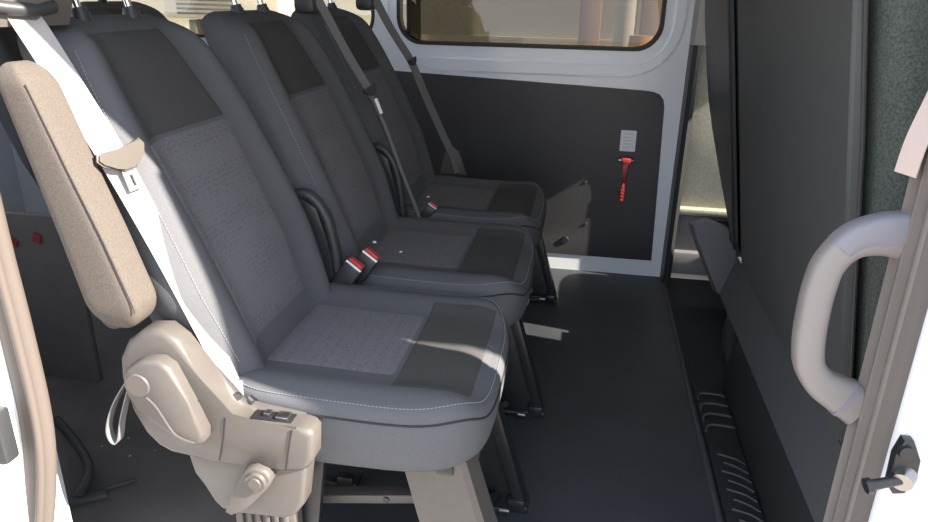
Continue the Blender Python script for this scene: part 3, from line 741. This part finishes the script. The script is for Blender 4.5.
# ------------------------------------------------------------------ front seats (backs towards us)
def fbx(z): return .372 + .158 * (1.09 - z) - .03 * max(0, z - .9)       # rear face
def front_seat(y0, y1, name, label, z1=1.20, far=False):
    t = thing('front_seat', label, 'seat', (.6, (y0 + y1) / 2, 0), 'front seats')
    # upholstered body: rings up z
    rings = []; cy = (y0 + y1) / 2; hy = (y1 - y0) / 2
    for i in range(31):
        z = .36 + (z1 - .36) * i / 30; f = 1.
        if z > z1 - .10: f = sqrt(max(.01, 1 - ((z - z1 + .10) / .1008) ** 2))
        taper = 1 - .06 * max(0, (z - .75)) / .4; cut = 1.5 * max(0, .8 - z) ** 1.3 if far else 0
        x0 = fbx(z) + .018; x1 = fbx(z) + .155; cx = (x0 + x1) / 2; hx = (x1 - x0) / 2 * (.55 + .45 * f); r = []
        for k in range(64):
            b = 2 * pi * k / 64; yy = hy * taper * (1 - .16 * (1 - f)) * copysign(abs(sin(b)) ** .35, sin(b)); r.append(Vector((cx + hx * copysign(abs(cos(b)) ** .6, cos(b)), cy + yy - cut * (yy / hy / 2 + .5), z)))
        rings.append(r)
    bk = obj('backrest', loft(rings), 'front_cloth', t, angle=60)
    # moulded rear shell
    m = .004 if not far else .03; ya, yb = y0 + .054, y1 - m
    out = rrect(ya, yb, .355, z1 - .032, [.05, .07, .01, .01] if not far else [.16, .03, .01, .05], 6)
    if far: out = [(yb0 - 1.5 * max(0, .8 - z) ** 1.3 if yb0 > cy else yb0, z) for yb0, z in [(yb, .36), (yb, .44), (yb, .52), (yb, .60), (yb, .68), (yb, .76), (yb, .84)] + rrect(ya, yb, .9, z1 - .032, [.16, .03, .001, .001], 6)[:14] + [(ya, .36)]]
    bm = bmesh.new(); a = [bm.verts.new((fbx(z) - .004, y, z)) for y, z in out]; b = [bm.verts.new((fbx(z) + .014, y, z)) for y, z in out]
    # subdivide the rear face by rows so it follows the recline
    L = len(out)
    f0 = bm.faces.new(a)
    for k in range(L): bm.faces.new((a[k], a[(k + 1) % L], b[(k + 1) % L], b[k]))
    bm.faces.new(b[::-1]); bmesh.ops.bevel(bm, geom=list(f0.edges), offset=.007, segments=3, affect='EDGES')
    obj('rear_shell', bm, 'shell' if not far else 'trim_dark', t, angle=50)
    pth = [(fbx(z) - .004, y, z) for y, z in rrect(ya + .006, yb - .006, .37, z1 - .038, .05, 6)]
    if not far:
        ed = [(fbx(z) + .012, y0 + .049, z) for z in [.40 + .76 * k / 20 for k in range(21)]]
        obj('edge_piping', T(ed, .0035, seg=8), 'trim_dark', t)
    # cushion in front
    rings = []
    x0, x1 = fbx(.4) + .06, 1.03
    for z, s in ((.26, .93), (.28, .98), (.34, 1.), (.39, 1.), (.42, .97), (.435, .90), (.44, .7)):
        rings.append([Vector(((x0 + x1) / 2 + (x1 - x0) / 2 * s * copysign(abs(cos(2 * pi * k / 48)) ** .4, cos(2 * pi * k / 48)), cy + hy * s * copysign(abs(sin(2 * pi * k / 48)) ** .4, sin(2 * pi * k / 48)), z)) for k in range(48)])
    obj('cushion', loft(rings), 'front_cloth', t, angle=60)
    return t
F1 = front_seat(1.095, 2.035, 'front_seat', 'wide front seat back with dark grey moulded rear shell')
F2 = front_seat(2.130, 2.69, 'front_seat', 'far front seat, narrow dark edge showing behind the wide one', far=True)
# skirts and base
obj('skirt', loft([[Vector(p) for p in c] for c in (
    [(.452, 2.118, .235), (.452, 1.015, .235), (.488, 1.015, .36), (.488, 2.118, .36)],
    [(.70, 2.118, .235), (.70, 1.015, .235), (.70, 1.015, .36), (.70, 2.118, .36)])]), 'slab', F1, smooth=False)
rings = []
for k, (xa, za, xb, zb) in enumerate([(.405, .312, .455, .338), (.422, .27, .52, .318), (.455, .20, .60, .27), (.50, .11, .66, .18), (.53, .05, .70, .08)]):
    rings.append([Vector((xa, 2.61, za)), Vector((xa + .012, 2.56, za + .004)), Vector((xb, 2.56, zb)), Vector((xb + .01, 2.61, zb - .004))])
obj('side_skirt', loft(rings), 'doorlow', F2, angle=60)
bs = bmesh.new(); box(bs, (.80, 1.60, .10), (.52, .82, .27), .015); 
prism(bs, [(1.02, -.01), (1.96, -.01), (1.98, .05), (1.93, .07), (1.93, .17), (1.86, .19), (1.82, .235), (1.02, .235)], 'x', .47, .56, .006)
obj('base', bs, 'trim_dark', F1)
obj('gap_filler', B((.64, 2.16, .17), (.28, .082, .37), .006), 'trim_dark', F2)  # filler added to close the slit of sun between the front seats
bs = bmesh.new(); box(bs, (.80, 2.35, .13), (.40, .40, .25), .015); obj('base', bs, 'slab', F2)
bs = bmesh.new(); tube(bs, smoothpath([(.52, 2.05, .02), (.50, 2.06, .10), (.50, 2.05, .17), (.53, 2.02, .2)], 5), .03, seg=14); obj('base_bracket', bs, 'trim_dark', F1)

# ribbed step mat by the front edge
sm_ = thing('step_mat', 'black ribbed rubber mat beside the front seat base', 'mat', (.5, 1.5, -.01))
obj('mat_sheet', Pm([(.382, 1.10), (.468, 1.10), (.468, 1.95), (.382, 1.95)], 'z', -.010, -.002, .002), 'cabfloor', sm_)
def ribs(lst):
    bm = bmesh.new()
    for p in lst: tube(bm, smoothpath(p, 5), .004, seg=8)
    return bm
obj('raised_rib', ribs([[(.386, 1.86 - d, -.002), (.392, 1.885 - d, .003), (.41, 1.895 - d, .004), (.445, 1.895 - d, .003), (.466, 1.895 - d, .0)] for d in (0, .055, .11, .165)]), 'slab', sm_)
obj('tread_rib', ribs([[(.40 + .01 * (k % 2), 1.60 - .035 * k, 0), (.44, 1.585 - .035 * k, .001), (.464, 1.565 - .035 * k, 0)] for k in range(12)]), 'trim_dark', sm_)

# ------------------------------------------------------------------ grab handle on the near pillar
gh = thing('grab_handle', 'grey plastic grab handle on the near door pillar', 'grab handle', (.43, 1.0, .66))
hpth = smoothpath([(.438, .992, .797), (.405, .992, .795), (.372, .990, .782), (.350, .988, .752), (.343, .987, .715), (.342, .987, .67), (.345, .988, .625), (.353, .989, .590), (.374, .991, .562), (.404, .993, .544), (.436, .994, .528)], 6)
def inplane(i):
    q = abs(2 * i / (len(hpth) - 1) - 1); return .0215 + .013 * max(0, (q - .45) / .55) ** 1.3
rr = [.019] * len(hpth)
bm = bmesh.new(); tube(bm, hpth, rr, ry=[inplane(i) for i in range(len(hpth))], seg=24, up=(0, 1, 0), pw=3.); gb = obj('grip', bm, 'handle', gh, angle=60)
cp = hpth[0:16]
bm = bmesh.new(); tube(bm, [p + Vector((-.0008, -.0006, .0055)) for p in cp], [.0198] * len(cp), ry=[inplane(i) * .86 for i in range(len(cp))], seg=24, up=(0, 1, 0), pw=3.)
hc = obj('end_cap', bm, 'handle_cap', gh, angle=60); hc['label'] = 'bluish grey upper end cap'
bm = bmesh.new(); 
lp = hpth[-6]; tube(bm, [lp + Vector((-.001, 0, 0)), hpth[-5] + Vector((-.001, 0, 0))], .0200, ry=[inplane(len(hpth) - 6) + .001, inplane(len(hpth) - 5) + .001], seg=24, up=(0, 1, 0), pw=3.); obj('joint_line', bm, 'handle_cap', gb)

# front seat belt webbing at the pillar
fb = thing('seat_belt', 'short pale webbing strip against the near door pillar, upper right', 'seat belt', (.42, .98, .9))
obj('webbing', strap([(.490, .972, 1.35), (.450, .972, 1.12), (.430, .972, 1.0), (.417, .975, .93), (.414, .978, .883)], (.55, -.80, 0), .030, .002), 'belt_light', fb)

# striker bolt on the white pillar face
sk = thing('door_striker', 'black and steel door striker bolt on the white pillar', 'door striker', (.47, .878, .51))
obj('mount_plate', Pm([(0.444, .556), (0.456, .556), (0.470, .528), (0.472, .492), (0.462, .474), (0.448, .471), (0.440, .482), (0.438, .53)], 'y', .862, .880, .003), 'metal_black', sk)
bm = bmesh.new(); cyl(bm, (0.448, .866, .540), (0.448, .856, .541), .010, r2=.009); obj('upper_bolt', bm, 'metal_black', sk)
bm = bmesh.new(); cyl(bm, (0.456, .866, .502), (0.448, .850, .500), .016, seg=24, r2=.013); obj('collar', bm, 'metal', sk)
bm = bmesh.new(); cyl(bm, (0.450, .856, .501), (0.411, .848, .492), .0065, seg=16, r2=.0075); cyl(bm, (0.411, .848, .492), (0.404, .847, .490), .0105, seg=18); obj('pin', bm, 'metal_black', sk)
# latch block at left
lt = thing('door_latch', 'small beige latch block at the left door edge', 'latch', (-.90, .80, .42))
obj('latch_body', B((-.912, .785, .425), (.075, .05, .085), .012), 'rubber', lt)
obj('latch_pad', B((-.876, .798, .425), (.035, .03, .095), .006), 'trim_dark', lt)

# ------------------------------------------------------------------ outdoors
struct('ground', B((0, 5, -.62), (60, 60, .04)), 'asphalt')
bl = thing('building_wall', 'cream rendered building wall seen through the far windows', 'building', (0, 5.6, -.6))
obj('wall_face', B((-1, 5.75, 1.5), (16, .3, 4.2)), 'render', bl)
obj('plinth', B((-1, 5.57, .10), (16, .10, 1.40)), 'plinth', bl)
ps = tag(obj('wall_post', B((-.03, 5.35, .9), (.15, .12, 3.0), .01), 'post'), 'pinkish square post in front of the cream wall', 'post')
bm = bmesh.new(); cyl(bm, (.20, 4.9, -.6), (.20, 4.9, 2.4), .07); 
pp_ = thing('drain_pipe', 'white vertical pipe outside at the window corner', 'pipe', (.155, 4.9, -.6)); obj('pipe_tube', bm, 'pipe', pp_)
for z_ in (.6, 1.5): obj('pipe_clip', B((.20, 4.92, z_), (.15, .03, .03), .004), 'metal', pp_)
tag(obj('wall_post', B((.36, 4.9, .6), (.13, .10, 2.4), .01), 'post'), 'dusky pink post just right of the white pipe', 'post')
cn = thing('traffic_cone', 'orange cone tip at the lower corner of the far window', 'cone', (.29, 4.6, -.6))
bm = bmesh.new(); cyl(bm, (.29, 4.6, -.58), (.29, 4.6, .88), .17, seg=24, r2=.07); obj('cone_body', bm, 'orange', cn); obj('cone_base', B((.29, 4.6, -.59), (.42, .42, .03), .01), 'orange', cn)
ac = thing('air_conditioner', 'cream outdoor air conditioner with round fan grille', 'air conditioner', (-2.75, 4.9, .85))
obj('casing', B((-2.62, 4.95, 1.16), (.86, .32, .52), .02), 'acw', ac)
bm = bmesh.new()
for k in range(9): box(bm, (-2.74, 4.786, .935 + .03 * k), (.42, .008, .014), .002)
g_ = obj('fan_grille', bm, 'acg', ac)
bm = bmesh.new(); cyl(bm, (-2.30, 4.788, 1.3), (-2.30, 4.78, 1.3), .03); obj('badge', bm, 'acg', ac)
for x_ in (-2.85, -2.35): obj('stand_leg', B((x_, 4.95, .14), (.05, .3, 1.5)), 'acg', ac)

ac.location.x += .06
# ------------------------------------------------------------------ light
w = bpy.data.worlds.new('world'); SC.world = w; w.use_nodes = True
nt = w.node_tree; bgn = nt.nodes['Background']; bgn.inputs['Color'].default_value = (.80, .88, 1., 1); bgn.inputs['Strength'].default_value = 3.0
sun = bpy.data.lights.new('sun', 'SUN'); sun.energy = 26.; sun.angle = radians(.53); sun.color = (1., .91, .78)
so = bpy.data.objects.new('sun', sun); COL.objects.link(so)
so.rotation_euler = Vector((-1., .20, -.70)).to_track_quat('-Z', 'Y').to_euler()
so.location = (6, -1, 6)

# ------------------------------------------------------------------ camera
cam = bpy.data.cameras.new('camera'); co = bpy.data.objects.new('camera', cam); COL.objects.link(co); SC.camera = co
cam.sensor_width = 36; cam.lens = 36 * 700 / 928; cam.clip_start = .02
P_, Yw, R_ = radians(20.8), radians(9.6), radians(1.2)
f = Vector((-sin(Yw) * cos(P_), cos(Yw) * cos(P_), -sin(P_))); r = Vector((cos(Yw), sin(Yw), 0)); u = r.cross(f)
r2 = r * cos(R_) + u * sin(R_); u2 = -r * sin(R_) + u * cos(R_)
co.matrix_world = Matrix(((r2.x, u2.x, -f.x, 0), (r2.y, u2.y, -f.y, 0), (r2.z, u2.z, -f.z, 1.09), (0, 0, 0, 1)))
SC.view_settings.view_transform = 'Standard'; SC.view_settings.look = 'None'; SC.view_settings.gamma = 1; SC.view_settings.use_curve_mapping = False
SC.view_settings.exposure = 0.
